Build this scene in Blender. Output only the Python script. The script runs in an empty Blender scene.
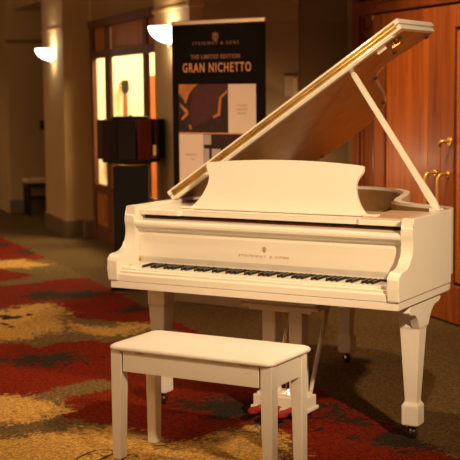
import bpy, bmesh, math, random
import numpy as np
from mathutils import Vector, Matrix
random.seed(7)
R = math.radians
scene = bpy.context.scene
col = scene.collection

CARPET = {'drk': [[(0.26, 3.73), (0.41, 3.92), (0.58, 3.8), (0.7, 3.8), (0.91, 3.68), (0.86, 3.52), (0.66, 3.46), (0.48, 3.49), (0.34, 3.55)],
         [(0.79, 2.84), (0.99, 2.98), (1.07, 2.99), (1.0, 2.71), (0.8, 2.67)],
         [(-0.5, 1.54), (-0.27, 1.5), (-0.08, 1.57), (0.12, 1.55), (0.2, 1.39), (0.03, 1.26), (-0.14, 1.27), (-0.29, 1.39), (-0.52, 1.38)],
         [(0.36, 0.18), (0.5, 0.17), (0.64, 0.18), (0.75, -0.04), (0.83, -0.22), (0.72, -0.41), (0.65, -0.3), (0.51, -0.25), (0.42, -0.07)],
         [(0.91, -0.83), (1.08, -0.67), (1.17, -0.69), (1.21, -0.9), (1.19, -1.08), (1.06, -1.09), (0.98, -0.97)],
         [(1.02, -0.15), (1.09, -0.33), (1.1, -0.58), (1.0, -0.52), (0.97, -0.32)], [(0.69, 7.17), (0.77, 7.14), (0.78, 6.95), (0.7, 6.85), (0.58, 6.95)],
         [(0.68, 6.39), (0.88, 6.51), (0.9, 6.21), (0.76, 6.15)]],
 'red': [[(0.67, 11.94), (0.84, 7.84), (0.88, 6.81), (0.91, 5.73), (0.72, 5.71), (0.48, 5.89), (-0.01, 6.38)],
         [(-0.12, 5.55), (0.37, 5.26), (0.48, 5.01), (0.56, 4.79), (0.47, 4.64), (0.24, 4.5), (-0.21, 4.82)],
         [(-0.49, 4.37), (0.2, 4.29), (0.49, 4.33), (0.73, 4.46), (0.99, 4.47), (1.02, 4.1), (1.04, 3.7), (1.09, 1.91), (1.12, 1.41), (1.01, 1.66), (0.86, 2.27),
          (0.67, 2.39), (0.63, 2.45), (0.46, 2.6), (0.42, 2.74), (0.45, 3.03), (0.41, 3.33), (0.16, 3.2), (0.02, 3.22), (-0.57, 3.61)],
         [(-0.71, 2.22), (-0.19, 2.0), (-0.07, 1.95), (0.01, 1.78), (0.16, 1.88), (0.32, 1.87), (0.46, 1.75), (0.7, 1.72), (0.89, 1.32), (1.11, 0.86), (1.15, 0.01),
          (1.17, -0.68), (1.18, -1.02), (1.18, -1.52), (0.47, -2.47), (0.08, -2.31), (0.51, -1.08), (0.62, -0.66), (0.61, -0.38), (0.43, -0.4), (0.27, -0.51),
          (0.13, -0.52), (0.08, -0.38), (0.0, -0.23), (-0.04, -0.16), (-0.13, -0.02), (-0.24, 0.14), (-0.15, 0.26), (-0.16, 0.4), (-0.06, 0.51), (0.13, 0.53),
          (0.27, 0.73), (0.18, 0.75), (0.06, 0.79), (-0.12, 0.7), (-0.28, 0.56), (-0.42, 0.64), (-0.84, 0.9)]],
 'yel': [[(-0.07, 5.95), (0.46, 5.79), (0.65, 5.81), (0.81, 5.48), (0.79, 5.35), (0.62, 5.21), (0.38, 5.32), (-0.1, 5.68)],
         [(-0.6, 3.35), (0.01, 3.14), (0.22, 3.31), (0.41, 3.33), (0.44, 2.99), (0.48, 2.93), (0.34, 2.69), (0.32, 2.42), (0.25, 2.27), (0.02, 2.08), (-0.17, 2.09),
          (-0.69, 2.38)],
         [(0.34, 2.5), (0.46, 2.33), (0.57, 2.21), (0.65, 2.32), (0.85, 2.24), (0.78, 2.04), (0.53, 1.93), (0.32, 2.13)],
         [(-0.86, 0.73), (-0.42, 0.62), (-0.28, 0.56), (-0.18, 0.43), (-0.16, 0.27), (-0.22, 0.15), (-0.32, 0.09), (-0.51, 0.09), (-0.91, 0.18)],
         [(-0.94, -0.11), (-0.55, -0.14), (-0.4, -0.17), (-0.21, -0.14), (-0.04, -0.17), (-0.03, -0.25), (0.07, -0.4), (0.12, -0.55), (0.27, -0.53), (0.42, -0.43),
          (0.6, -0.41), (0.61, -0.67), (0.48, -1.14), (0.05, -2.3), (-1.43, -1.72), (-1.2, -0.09)]]}
INK = [([(-0.347, -0.649), (-0.297, -0.578), (-0.251, -0.533), (-0.203, -0.497), (-0.158, -0.495), (-0.13, -0.526), (-0.136, -0.572), (-0.177, -0.603), (-0.228, -0.652)], 0.006), ([(-0.247, -0.551), (-0.213, -0.536), (-0.195, -0.572), (-0.186, -0.623)], 0.005), ([(-0.146, -0.7), (-0.102, -0.633), (-0.072, -0.606), (-0.058, -0.621), (-0.06, -0.658)], 0.006), ([(-0.005, -0.665), (0.023, -0.66), (0.037, -0.689)], 0.005), ([(-0.056, -0.721), (-0.017, -0.706), (0.006, -0.746)], 0.005), ([(-0.06, 2.908), (0.001, 2.945), (0.023, 2.873), (-0.016, 2.807)], 0.03), ([(0.048, 2.82), (0.091, 2.864)], 0.035), ([(-0.067, 2.669), (-0.036, 2.577)], 0.02), ([(0.155, 2.942), (0.18, 2.889)], 0.025), ([(-0.03, 2.498), (-0.015, 2.473)], 0.02), ([(0.1, 3.184), (0.182, 3.239)], 0.02), ([(0.783, -0.582), (0.853, -0.537), (0.88, -0.621)], 0.012), ([(0.945, -0.425), (1.033, -0.402), (1.075, -0.478), (1.143, -0.467)], 0.012), ([(0.866, -0.755), (0.953, -0.686), (0.964, -0.726)], 0.01), ([(0.326, 0.028), (0.412, 0.055), (0.436, 0.003)], 0.012), ([(0.315, 0.158), (0.387, 0.171)], 0.012), ([(0.454, 0.299), (0.521, 0.226), (0.608, 0.258)], 0.012), ([(0.315, 1.717), (0.366, 1.745)], 0.015), ([(0.167, 1.405), (0.172, 1.228), (0.164, 1.147)], 0.012), ([(0.282, 1.387), (0.308, 1.346)], 0.02)]


# ------------------------------------------------------------ materials
def nodes_of(m):
    m.use_nodes = True
    nt = m.node_tree
    return nt, nt.nodes, nt.links

def mat(name, rgb, rough=0.5, metal=0.0, coat=0.0, vary=0.06, scale=12.0, bump=0.0, bscale=200.0,
        emit=None, estr=0.0, spec=0.5):
    m = bpy.data.materials.new(name)
    nt, N, L = nodes_of(m)
    b = N['Principled BSDF']
    tc = N.new('ShaderNodeTexCoord')
    nz = N.new('ShaderNodeTexNoise'); nz.inputs['Scale'].default_value = scale; nz.inputs['Detail'].default_value = 4
    L.new(tc.outputs['Object'], nz.inputs['Vector'])
    rp = N.new('ShaderNodeValToRGB')
    rp.color_ramp.elements[0].position = 0.3; rp.color_ramp.elements[1].position = 0.7
    rp.color_ramp.elements[0].color = tuple(c * (1 - vary) for c in rgb) + (1,)
    rp.color_ramp.elements[1].color = tuple(min(1, c * (1 + vary)) for c in rgb) + (1,)
    L.new(nz.outputs['Fac'], rp.inputs['Fac']); L.new(rp.outputs['Color'], b.inputs['Base Color'])
    b.inputs['Roughness'].default_value = rough
    b.inputs['Metallic'].default_value = metal
    b.inputs['Coat Weight'].default_value = coat
    b.inputs['Coat Roughness'].default_value = 0.06
    b.inputs['Specular IOR Level'].default_value = spec
    if bump:
        n2 = N.new('ShaderNodeTexNoise'); n2.inputs['Scale'].default_value = bscale
        L.new(tc.outputs['Object'], n2.inputs['Vector'])
        bp = N.new('ShaderNodeBump'); bp.inputs['Strength'].default_value = bump; bp.inputs['Distance'].default_value = 0.01
        L.new(n2.outputs['Fac'], bp.inputs['Height']); L.new(bp.outputs['Normal'], b.inputs['Normal'])
    if emit:
        b.inputs['Emission Color'].default_value = tuple(emit) + (1,)
        b.inputs['Emission Strength'].default_value = estr
    return m

def wood(name, dark, light, rough=0.35, coat=0.2, axis='Z', sc=6.0):
    m = bpy.data.materials.new(name)
    nt, N, L = nodes_of(m)
    b = N['Principled BSDF']
    tc = N.new('ShaderNodeTexCoord'); mp = N.new('ShaderNodeMapping')
    s = {'X': (0.12, 1, 1), 'Y': (1, 0.12, 1), 'Z': (1, 1, 0.06)}[axis]
    mp.inputs['Scale'].default_value = tuple(sc * v for v in s)
    L.new(tc.outputs['Object'], mp.inputs['Vector'])
    nz = N.new('ShaderNodeTexNoise'); nz.inputs['Scale'].default_value = 2.2; nz.inputs['Detail'].default_value = 8
    nz.inputs['Roughness'].default_value = 0.65; nz.inputs['Distortion'].default_value = 0.6
    L.new(mp.outputs['Vector'], nz.inputs['Vector'])
    rp = N.new('ShaderNodeValToRGB')
    rp.color_ramp.elements[0].position = 0.32; rp.color_ramp.elements[1].position = 0.68
    rp.color_ramp.elements[0].color = tuple(dark) + (1,); rp.color_ramp.elements[1].color = tuple(light) + (1,)
    L.new(nz.outputs['Fac'], rp.inputs['Fac']); L.new(rp.outputs['Color'], b.inputs['Base Color'])
    b.inputs['Roughness'].default_value = rough
    b.inputs['Coat Weight'].default_value = coat; b.inputs['Coat Roughness'].default_value = 0.2
    return m

M = {}
M['ivory'] = mat('ivory_lacquer', (0.79, 0.735, 0.645), rough=0.32, coat=0.35, vary=0.015, scale=3)
M['lidgloss'] = mat('ivory_lid_lacquer', (0.81, 0.755, 0.665), rough=0.14, coat=1.0, vary=0.015, scale=3)
M['seatvinyl'] = mat('ivory_vinyl', (0.86, 0.82, 0.76), rough=0.42, vary=0.02, scale=5, bump=0.08, bscale=300)
M['keywhite'] = mat('white_key', (0.86, 0.80, 0.68), rough=0.25, vary=0.02)
M['keyblack'] = mat('black_key', (0.012, 0.010, 0.009), rough=0.3, coat=0.4, vary=0.1)
M['brass'] = mat('brass', (0.80, 0.55, 0.20), rough=0.24, metal=1.0, vary=0.08, scale=40)
M['brassbright'] = mat('polished_brass', (0.95, 0.60, 0.18), rough=0.38, metal=0.75, vary=0.05)
M['brassdull'] = mat('hinge_brass', (0.66, 0.43, 0.13), rough=0.42, metal=1.0, vary=0.25, scale=9)
M['brassink'] = mat('gold_lettering', (0.56, 0.37, 0.20), rough=0.45, metal=0.3, vary=0.05)
M['dark'] = mat('black_recess', (0.02, 0.014, 0.01), rough=0.7)  # also paints the shade in the door grooves and action gap
M['rubber'] = mat('black_rubber', (0.015, 0.012, 0.01), rough=0.6)
M['felt'] = mat('red_felt', (0.45, 0.012, 0.01), rough=0.8, vary=0.1, bump=0.2)
M['pedalred'] = mat('red_pedal_cover', (0.30, 0.006, 0.003), rough=0.55, vary=0.1)
M['iron'] = mat('gold_plate_paint', (0.62, 0.42, 0.17), rough=0.4, metal=0.55, vary=0.08)
M['casterdark'] = mat('dark_caster', (0.02, 0.014, 0.008), rough=0.2, coat=0.5)
M['steel'] = mat('string_steel', (0.6, 0.55, 0.48), rough=0.3, metal=1.0)
M['innerwood'] = wood('inner_rim_veneer', (0.21, 0.11, 0.040), (0.32, 0.18, 0.07), rough=0.4, axis='X')
M['spruce'] = wood('soundboard_spruce', (0.50, 0.32, 0.15), (0.62, 0.43, 0.22), rough=0.5, axis='Y')
M['palewood'] = wood('pale_maple', (0.62, 0.43, 0.28), (0.72, 0.53, 0.36), rough=0.4, axis='X')
M['cherry'] = wood('cherry_wood', (0.30, 0.058, 0.006), (0.62, 0.150, 0.012), rough=0.5, coat=0.04, sc=7)
M['cherrymid'] = wood('cherry_wood_stile', (0.20, 0.038, 0.005), (0.40, 0.092, 0.010), rough=0.5, coat=0.04, sc=7)
M['lidveneer'] = wood('lid_underside_veneer', (0.24, 0.105, 0.026), (0.42, 0.20, 0.055), rough=0.3, coat=1.0, axis='X', sc=5)
M['cherrydark'] = wood('cherry_wood_dark', (0.13, 0.026, 0.005), (0.25, 0.055, 0.008), rough=0.4, coat=0.2, sc=7)
M['walnut'] = wood('window_oak', (0.28, 0.095, 0.018), (0.48, 0.17, 0.035), rough=0.6, coat=0.0, sc=6)
M['walnutshade'] = wood('window_oak_shaded', (0.09, 0.026, 0.006), (0.17, 0.052, 0.012), rough=0.6, coat=0.0, sc=6)  # darker copy of the oak, frame shadow put into its colour
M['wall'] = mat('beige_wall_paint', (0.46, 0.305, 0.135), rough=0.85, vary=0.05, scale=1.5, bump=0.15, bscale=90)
M['walldim'] = mat('beige_wall_dimmed', (0.30, 0.195, 0.085), rough=0.85, vary=0.06, scale=1.5, bump=0.15, bscale=90)  # beige wall paint with some shade mixed into the colour
M['wallshade'] = mat('beige_wall_shaded', (0.20, 0.118, 0.042), rough=0.85, vary=0.06, scale=1.5, bump=0.15, bscale=90)  # the beige paint again, darkened to carry the wall's shade
M['wallcream'] = mat('cream_wall_paint', (0.85, 0.74, 0.52), rough=0.9, vary=0.02, scale=2)
M['ceil'] = mat('ceiling_paint', (0.42, 0.25, 0.09), rough=0.9, vary=0.04, scale=2)
M['baseb'] = mat('olive_baseboard_paint', (0.15, 0.10, 0.045), rough=0.6, vary=0.08, scale=4)
M['moulding'] = mat('beige_moulding_paint', (0.48, 0.29, 0.11), rough=0.6, vary=0.04)
M['black'] = mat('black_lacquer', (0.012, 0.010, 0.009), rough=0.28, coat=0.4, vary=0.1)
M['veneerblack'] = wood('ebony_veneer', (0.010, 0.005, 0.004), (0.024, 0.009, 0.006), rough=0.5, coat=0.0); M['veneerblack'].node_tree.nodes['Principled BSDF'].inputs['Specular IOR Level'].default_value = 0.12
M['veneerred'] = wood('burgundy_burl_veneer', (0.060, 0.008, 0.005), (0.14, 0.020, 0.010), rough=0.5, coat=0.0, sc=20); M['veneerred'].node_tree.nodes['Principled BSDF'].inputs['Specular IOR Level'].default_value = 0.12
M['veneerbrown'] = wood('walnut_veneer', (0.03, 0.010, 0.005), (0.06, 0.020, 0.008), rough=0.5, coat=0.0); M['veneerbrown'].node_tree.nodes['Principled BSDF'].inputs['Specular IOR Level'].default_value = 0.12
M['sconceglass'] = mat('lit_opal_glass', (0.9, 0.95, 0.95), rough=0.3, emit=(0.90, 1.0, 0.95), estr=6.0)
M['sconcemetal'] = mat('brushed_bracket_metal', (0.55, 0.42, 0.26), rough=0.4, metal=0.8)
M['standblack'] = mat('satin_black_paint', (0.010, 0.008, 0.007), rough=0.5, spec=0.15)
M['bannerblack'] = mat('black_banner_fabric', (0.010, 0.007, 0.006), rough=0.85, vary=0.05, spec=0.1)
M['bannertext'] = mat('copper_print', (0.85, 0.36, 0.17), rough=0.6, vary=0.02)
M['bannerpale'] = mat('copper_print_pale', (0.36, 0.16, 0.08), rough=0.6, vary=0.02)
M['bannerpink'] = mat('pale_pink_print', (0.92, 0.72, 0.60), rough=0.7, vary=0.01)
M['printgrey'] = mat('grey_print', (0.42, 0.29, 0.22), rough=0.7, vary=0.01)
M['printmaroon'] = mat('maroon_print', (0.085, 0.016, 0.016), rough=0.6, vary=0.25, scale=60)
M['printdark'] = mat('dark_brown_print', (0.028, 0.010, 0.009), rough=0.6, vary=0.4, scale=20)
M['printorange'] = mat('orange_wood_print', (0.60, 0.20, 0.05), rough=0.6, vary=0.3, scale=14)
M['printlilac'] = mat('pale_grey_print', (0.55, 0.44, 0.42), rough=0.7, vary=0.08, scale=10)
M['alu'] = mat('aluminium', (0.62, 0.50, 0.40), rough=0.35, metal=0.9)
M['guitar'] = wood('guitar_mahogany', (0.16, 0.055, 0.018), (0.28, 0.10, 0.035), rough=0.35, coat=0.3)
M['guitartop'] = wood('guitar_spruce_top', (0.40, 0.20, 0.07), (0.5, 0.27, 0.1), rough=0.35, coat=0.3)
M['cushion'] = mat('beige_cushion', (0.62, 0.44, 0.26), rough=0.7, vary=0.05)
M['ebonywood'] = mat('dark_stool_wood', (0.022, 0.014, 0.010), rough=0.5)
M['plate'] = mat('beige_plastic', (0.50, 0.36, 0.20), rough=0.5)
M['plateface'] = mat('pale_plastic', (0.66, 0.50, 0.30), rough=0.45)

def glass_mat():
    m = bpy.data.materials.new('clear_glazing')
    nt, N, L = nodes_of(m)
    for n in list(N):
        if n.type != 'OUTPUT_MATERIAL': N.remove(n)
    out = [n for n in N if n.type == 'OUTPUT_MATERIAL'][0]
    tr = N.new('ShaderNodeBsdfTransparent'); tr.inputs['Color'].default_value = (0.97, 0.95, 0.9, 1)
    gl = N.new('ShaderNodeBsdfGlossy'); gl.inputs['Roughness'].default_value = 0.05
    fr = N.new('ShaderNodeMath'); fr.operation = 'MULTIPLY'; fr.inputs[1].default_value = 0.18
    lw = N.new('ShaderNodeLayerWeight'); lw.inputs['Blend'].default_value = 0.3; L.new(lw.outputs['Facing'], fr.inputs[0])
    mx = N.new('ShaderNodeMixShader')
    L.new(fr.outputs[0], mx.inputs[0]); L.new(tr.outputs[0], mx.inputs[1]); L.new(gl.outputs[0], mx.inputs[2])
    L.new(mx.outputs[0], out.inputs['Surface'])
    return m
M['glass'] = glass_mat()

def carpet_mat():
    m = bpy.data.materials.new('patterned_carpet')
    nt, N, L = nodes_of(m)
    b = N['Principled BSDF']; b.inputs['Roughness'].default_value = 0.95
    b.inputs['Specular IOR Level'].default_value = 0.1
    tc = N.new('ShaderNodeTexCoord')
    def noise(scale, detail=4, rough=0.6, vec=None):
        n = N.new('ShaderNodeTexNoise'); n.inputs['Scale'].default_value = scale
        n.inputs['Detail'].default_value = detail; n.inputs['Roughness'].default_value = rough
        L.new(vec or tc.outputs['Object'], n.inputs['Vector']); return n.outputs['Fac']
    def math_(op, a, bb):
        n = N.new('ShaderNodeMath'); n.operation = op
        for i, v in enumerate((a, bb)):
            if isinstance(v, (int, float)): n.inputs[i].default_value = v
            else: L.new(v, n.inputs[i])
        return n.outputs[0]
    mp = N.new('ShaderNodeMapping'); mp.inputs['Scale'].default_value = (1, 0.45, 1); mp.inputs['Rotation'].default_value = (0, 0, R(22))
    L.new(tc.outputs['Object'], mp.inputs['Vector'])
    rag = noise(7, 9, 0.78)
    fine = noise(30, 6, 0.85)
    pile = noise(62, 2, 0.9)
    tuft = noise(26, 4, 0.9)
    def mask(attr, amp, soft=0.006, off=0.0):
        a = N.new('ShaderNodeAttribute'); a.attribute_name = attr
        d = math_('ADD', a.outputs['Fac'], math_('MULTIPLY', math_('SUBTRACT', rag, 0.5), amp))
        d = math_('ADD', d, math_('MULTIPLY', math_('SUBTRACT', fine, 0.5), amp * 0.8))
        mr = N.new('ShaderNodeMapRange'); mr.inputs['From Min'].default_value = soft + off
        mr.inputs['From Max'].default_value = -soft + off
        L.new(d, mr.inputs['Value']); return mr.outputs['Result']
    def mix(fac, c1, c2):
        n = N.new('ShaderNodeMix'); n.data_type = 'RGBA'
        L.new(fac, n.inputs[0])
        for i, v in ((6, c1), (7, c2)):
            if isinstance(v, tuple): n.inputs[i].default_value = v + (1,)
            else: L.new(v, n.inputs[i])
        return n.outputs[2]
    c = mix(mask('field', 0.0, 0.01), (0.115, 0.068, 0.024), (0.150, 0.092, 0.034))  # ground right of the edge darkened, dimmer light put into its colour
    c = mix(mask('red', 0.34), c, (0.165, 0.013, 0.002))
    c = mix(mask('yel', 0.75), c, (0.52, 0.30, 0.075))
    c = mix(mask('drk', 0.85), c, (0.030, 0.022, 0.014))
    c = mix(mask('field', 0.0, 0.004, 0.0), (0.115, 0.068, 0.024), c)
    c = mix(mask('ink', 0.012, 0.003), c, (0.022, 0.016, 0.012))
    # the straight inlaid edge cuts every coloured shape
    pm = N.new('ShaderNodeMapRange'); pm.inputs['From Min'].default_value = 0.40; pm.inputs['From Max'].default_value = 0.60
    pm.inputs['To Min'].default_value = 0.40; pm.inputs['To Max'].default_value = 1.60
    L.new(math_('ADD', math_('MULTIPLY', pile, 0.6), math_('MULTIPLY', tuft, 0.4)), pm.inputs['Value'])
    vm = N.new('ShaderNodeVectorMath'); vm.operation = 'SCALE'
    L.new(c, vm.inputs[0]); L.new(pm.outputs[0], vm.inputs['Scale'])
    L.new(vm.outputs[0], b.inputs['Base Color'])
    bp = N.new('ShaderNodeBump'); bp.inputs['Strength'].default_value = 0.6; bp.inputs['Distance'].default_value = 0.01
    L.new(math_('ADD', pile, tuft), bp.inputs['Height']); L.new(bp.outputs['Normal'], b.inputs['Normal'])
    return m
M['carpet'] = carpet_mat()

# ------------------------------------------------------------ mesh helpers
def quad_box(bm, x0, x1, y0, y1, z0, z1, bev=0.0, seg=2):
    b2 = bmesh.new()
    v = [b2.verts.new((x, y, z)) for x in (x0, x1) for y in (y0, y1) for z in (z0, z1)]
    for f in ((0, 1, 3, 2), (4, 6, 7, 5), (0, 4, 5, 1), (2, 3, 7, 6), (0, 2, 6, 4), (1, 5, 7, 3)):
        b2.faces.new([v[i] for i in f])
    if bev:
        bmesh.ops.bevel(b2, geom=b2.edges[:], offset=bev, segments=seg, profile=0.5, affect='EDGES')
    merge(bm, b2)

def merge(bm, b2, mtx=None):
    if mtx is not None: bmesh.ops.transform(b2, matrix=mtx, verts=b2.verts)
    mp = {}
    for v in b2.verts: mp[v] = bm.verts.new(v.co)
    for f in b2.faces:
        try:
            nf = bm.faces.new([mp[v] for v in f.verts]); nf.smooth = f.smooth
        except ValueError: pass
    b2.free()

def prism(bm, pts, axis, a0, a1, bev=0.0, seg=2, inner=None):
    """extrude a closed 2D outline along an axis; pts are the two other coordinates in xyz order"""
    b2 = bmesh.new()
    def P(p, a):
        return {'X': (a, p[0], p[1]), 'Y': (p[0], a, p[1]), 'Z': (p[0], p[1], a)}[axis]
    lo = [b2.verts.new(P(p, a0)) for p in pts]; hi = [b2.verts.new(P(p, a1)) for p in pts]
    n = len(pts)
    caps = [b2.faces.new(lo), b2.faces.new(hi)]
    for i in range(n):
        j = (i + 1) % n
        b2.faces.new((lo[i], lo[j], hi[j], hi[i]))
    if bev:
        es = list({e for f in caps for e in f.edges})
        bmesh.ops.bevel(b2, geom=es, offset=bev, segments=seg, profile=0.5, affect='EDGES')
    merge(bm, b2)

def ring(bm, outer, inner, z0, z1):
    """wall that follows two matching outlines"""
    n = len(outer); rows = []
    for pts, z in ((outer, z0), (outer, z1), (inner, z1), (inner, z0)):
        rows.append([bm.verts.new((p[0], p[1], z)) for p in pts])
    for i in range(n - 1):
        for k in range(4):
            a, b = rows[k], rows[(k + 1) % 4]
            bm.faces.new((a[i], a[i + 1], b[i + 1], b[i]))
    bm.faces.new([rows[k][0] for k in range(4)]); bm.faces.new([rows[k][-1] for k in range(4)])

def tube(bm, pts, r, seg=10, close=False):
    pts = [Vector(p) for p in pts]; rows = []
    rs = r if isinstance(r, (list, tuple)) else [r] * len(pts)
    prev = None
    for i, p in enumerate(pts):
        d = (pts[min(i + 1, len(pts) - 1)] - pts[max(i - 1, 0)]).normalized()
        if prev is None:
            u = d.orthogonal().normalized()
        else:
            u = (prev - d * prev.dot(d)).normalized()
        prev = u; w = d.cross(u)
        rows.append([bm.verts.new(p + (u * math.cos(t) + w * math.sin(t)) * rs[i])
                     for t in (2 * math.pi * k / seg for k in range(seg))])
    for a, b in zip(rows, rows[1:]):
        for k in range(seg):
            f = bm.faces.new((a[k], a[(k + 1) % seg], b[(k + 1) % seg], b[k])); f.smooth = True
    bm.faces.new(rows[0]); bm.faces.new(rows[-1])

def lathe(bm, prof, c=(0, 0, 0), seg=24, a0=0.0, a1=2 * math.pi, smooth=True):
    full = abs(a1 - a0 - 2 * math.pi) < 1e-6
    n = seg if full else seg + 1; rows = []
    for r, z in prof:
        if r < 1e-6: rows.append([bm.verts.new((c[0], c[1], c[2] + z))])
        else: rows.append([bm.verts.new((c[0] + r * math.cos(a0 + (a1 - a0) * k / seg), c[1] + r * math.sin(a0 + (a1 - a0) * k / seg), c[2] + z)) for k in range(n)])
    for a, b in zip(rows, rows[1:]):
        for k in range(seg):
            k2 = (k + 1) % n if full else k + 1
            A = [a[k], a[k2]] if len(a) > 1 else [a[0]]
            B = [b[k2], b[k]] if len(b) > 1 else [b[0]]
            if len(A) + len(B) > 2:
                f = bm.faces.new(A + B); f.smooth = smooth

def loft(bm, sections):
    """sections: list of (cx, cy, z, wx, wy) square rings"""
    rows = []
    for cx, cy, z, wx, wy in sections:
        rows.append([bm.verts.new((cx + sx * wx / 2, cy + sy * wy / 2, z)) for sx, sy in ((-1, -1), (1, -1), (1, 1), (-1, 1))])
    for a, b in zip(rows, rows[1:]):
        for k in range(4):
            bm.faces.new((a[k], a[(k + 1) % 4], b[(k + 1) % 4], b[k]))
    bm.faces.new(rows[0]); bm.faces.new(rows[-1])

def obj(name, bm, m, parent=None, loc=None):
    bmesh.ops.recalc_face_normals(bm, faces=bm.faces[:])
    me = bpy.data.meshes.new(name); bm.to_mesh(me); bm.free()
    o = bpy.data.objects.new(name, me); col.objects.link(o)
    for mm in (m if isinstance(m, list) else [m]): me.materials.append(mm)
    if parent: o.parent = parent
    if loc: o.location = loc
    return o

def box(name, b, m, parent=None, bev=0.0):
    bm = bmesh.new(); quad_box(bm, *b, bev=bev); return obj(name, bm, m, parent)

def thing(name, label, cat, loc=(0, 0, 0), rotz=0.0, group=None):
    o = bpy.data.objects.new(name, None); col.objects.link(o)
    o.location = loc; o.rotation_euler = (0, 0, rotz); o.empty_display_size = 0.1
    o['label'] = label; o['category'] = cat
    if group: o['group'] = group
    return o

def tag(o, label, cat, group=None):
    o['label'] = label; o['category'] = cat
    if group: o['group'] = group
    return o

def struct(o):
    o['kind'] = 'structure'; return o

def text_mesh(name, body, size, m, parent, mtx, bold=0.0, xs=1.0, spacing=1.0, target_w=None):
    cu = bpy.data.curves.new(name + '_curve', 'FONT'); cu.body = body; cu.size = size
    cu.align_x = 'CENTER'; cu.align_y = 'CENTER'; cu.offset = bold; cu.extrude = 0.0004; cu.space_character = spacing
    cu.resolution_u = 3
    tmp = bpy.data.objects.new(name + '_tmp', cu); col.objects.link(tmp)
    dg = bpy.context.evaluated_depsgraph_get(); dg.update()
    me = bpy.data.meshes.new_from_object(tmp.evaluated_get(dg))
    bpy.data.objects.remove(tmp); bpy.data.curves.remove(cu)
    me.name = name; me.materials.clear(); me.materials.append(m)
    xsv = [v.co.x for v in me.vertices]
    if target_w: xs = target_w / (max(xsv) - min(xsv))
    mid = (max(xsv) + min(xsv)) / 2
    for v in me.vertices: v.co.x = (v.co.x - mid) * xs
    me.transform(mtx)
    o = bpy.data.objects.new(name, me); col.objects.link(o); o.parent = parent
    return o

def smooth_curve(pts, n=6):
    """Catmull-Rom through 2D points"""
    out = []
    P = [pts[0]] + list(pts) + [pts[-1]]
    for i in range(1, len(P) - 2):
        p0, p1, p2, p3 = P[i - 1], P[i], P[i + 1], P[i + 2]
        for k in range(n):
            t = k / n
            out.append(tuple(0.5 * (2 * p1[a] + (p2[a] - p0[a]) * t + (2 * p0[a] - 5 * p1[a] + 4 * p2[a] - p3[a]) * t * t
                             + (3 * p1[a] - p0[a] - 3 * p2[a] + p3[a]) * t ** 3) for a in (0, 1)))
    out.append(tuple(P[-2])); return out

# ------------------------------------------------------------ the floor
def sdf(poly, X, Y):
    P = np.array(poly); n = len(P)
    d = np.full(X.shape, 1e9); inside = np.zeros(X.shape, bool)
    for i in range(n):
        a = P[i]; b = P[(i + 1) % n]; e = b - a
        wx = X - a[0]; wy = Y - a[1]
        t = np.clip((wx * e[0] + wy * e[1]) / max(e @ e, 1e-9), 0, 1)
        d = np.minimum(d, (wx - e[0] * t) ** 2 + (wy - e[1] * t) ** 2)
        c = (a[1] > Y) != (b[1] > Y)
        xi = (b[0] - a[0]) * (Y - a[1]) / ((b[1] - a[1]) or 1e-9) + a[0]
        inside ^= c & (X < xi)
    d = np.sqrt(d); return np.where(inside, -d, d)

def make_floor():
    xs = np.unique(np.concatenate([np.linspace(-4.4, -1.4, 31), np.arange(-1.4, 1.35, 0.045), np.arange(-0.40, 0.08, 0.012), np.linspace(1.35, 4.2, 12)]))
    ys = np.unique(np.concatenate([np.linspace(-9, -2.2, 50), np.arange(-2.2, 8.2, 0.05), np.arange(-0.80, -0.46, 0.012), np.linspace(8.2, 15.5, 50)]))
    X, Y = np.meshgrid(xs, ys)
    nx, ny = len(xs), len(ys)
    verts = [(float(a), float(b), 0.0) for a, b in zip(X.ravel(), Y.ravel())]
    faces = [(j * nx + i, j * nx + i + 1, (j + 1) * nx + i + 1, (j + 1) * nx + i) for j in range(ny - 1) for i in range(nx - 1)]
    me = bpy.data.meshes.new('floor'); me.from_pydata(verts, [], faces); me.update()
    edge = 1.15 - 0.043 * Y
    def shift(P, dx, dy): return [(a + dx, b + dy) for a, b in P]
    F = {}
    F['field'] = X - edge
    for k in ('red', 'yel', 'drk'):
        s = np.full(X.shape, 9.0)
        for P in CARPET[k]:
            s = np.minimum(s, sdf(P, X, Y))
        # the pattern goes on beside and behind the part in view
        for dx, dy in ((-2.3, 1.3), (-2.2, -4.2), (-4.3, -1.2), (-0.6, -7.0)):
            for P in CARPET[k]:
                s = np.minimum(s, np.maximum(sdf(shift(P, dx, dy), X, Y), np.minimum(X - (-0.95 + 0.17 * Y), Y + 2.6)))
        F[k] = np.maximum(s, (X - edge)) if k != 'red' else s
    F['red'] = np.maximum(F['red'], X - edge)
    F['field'] = X - edge
    ink = np.full(X.shape, 9.0)
    for P, wd in INK:
        for a, b in zip(P, P[1:]):
            a = np.array(a); e = np.array(b) - a
            t = np.clip(((X - a[0]) * e[0] + (Y - a[1]) * e[1]) / max(e @ e, 1e-9), 0, 1)
            ink = np.minimum(ink, np.hypot(X - a[0] - e[0] * t, Y - a[1] - e[1] * t) - wd)
    F['ink'] = ink
    for k, v in F.items():
        at = me.attributes.new(k, 'FLOAT', 'POINT'); at.data.foreach_set('value', v.ravel().astype(np.float32))
    me.materials.append(M['carpet'])
    o = bpy.data.objects.new('floor', me); col.objects.link(o); struct(o)
make_floor()

# ------------------------------------------------------------ the room (x across the hall, y along it)
H = 3.7
def sbox(name, b, m, bev=0.0, parent=None):
    return struct(box(name, b, m, parent, bev=bev))
sbox('ceiling', (-4.4, 4.2, -9, 15.5, H, H + 0.1), M['ceil'])
sbox('wall_left', (-4.5, -4.4, -9, 15.5, 0, H), M['wall'])
sbox('wall_back', (-4.4, 4.2, -9.1, -9, 0, H), M['wall'])
sbox('wall_far', (-4.4, 1.36, 15.4, 15.5, 0, H), M['wall'])
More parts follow.
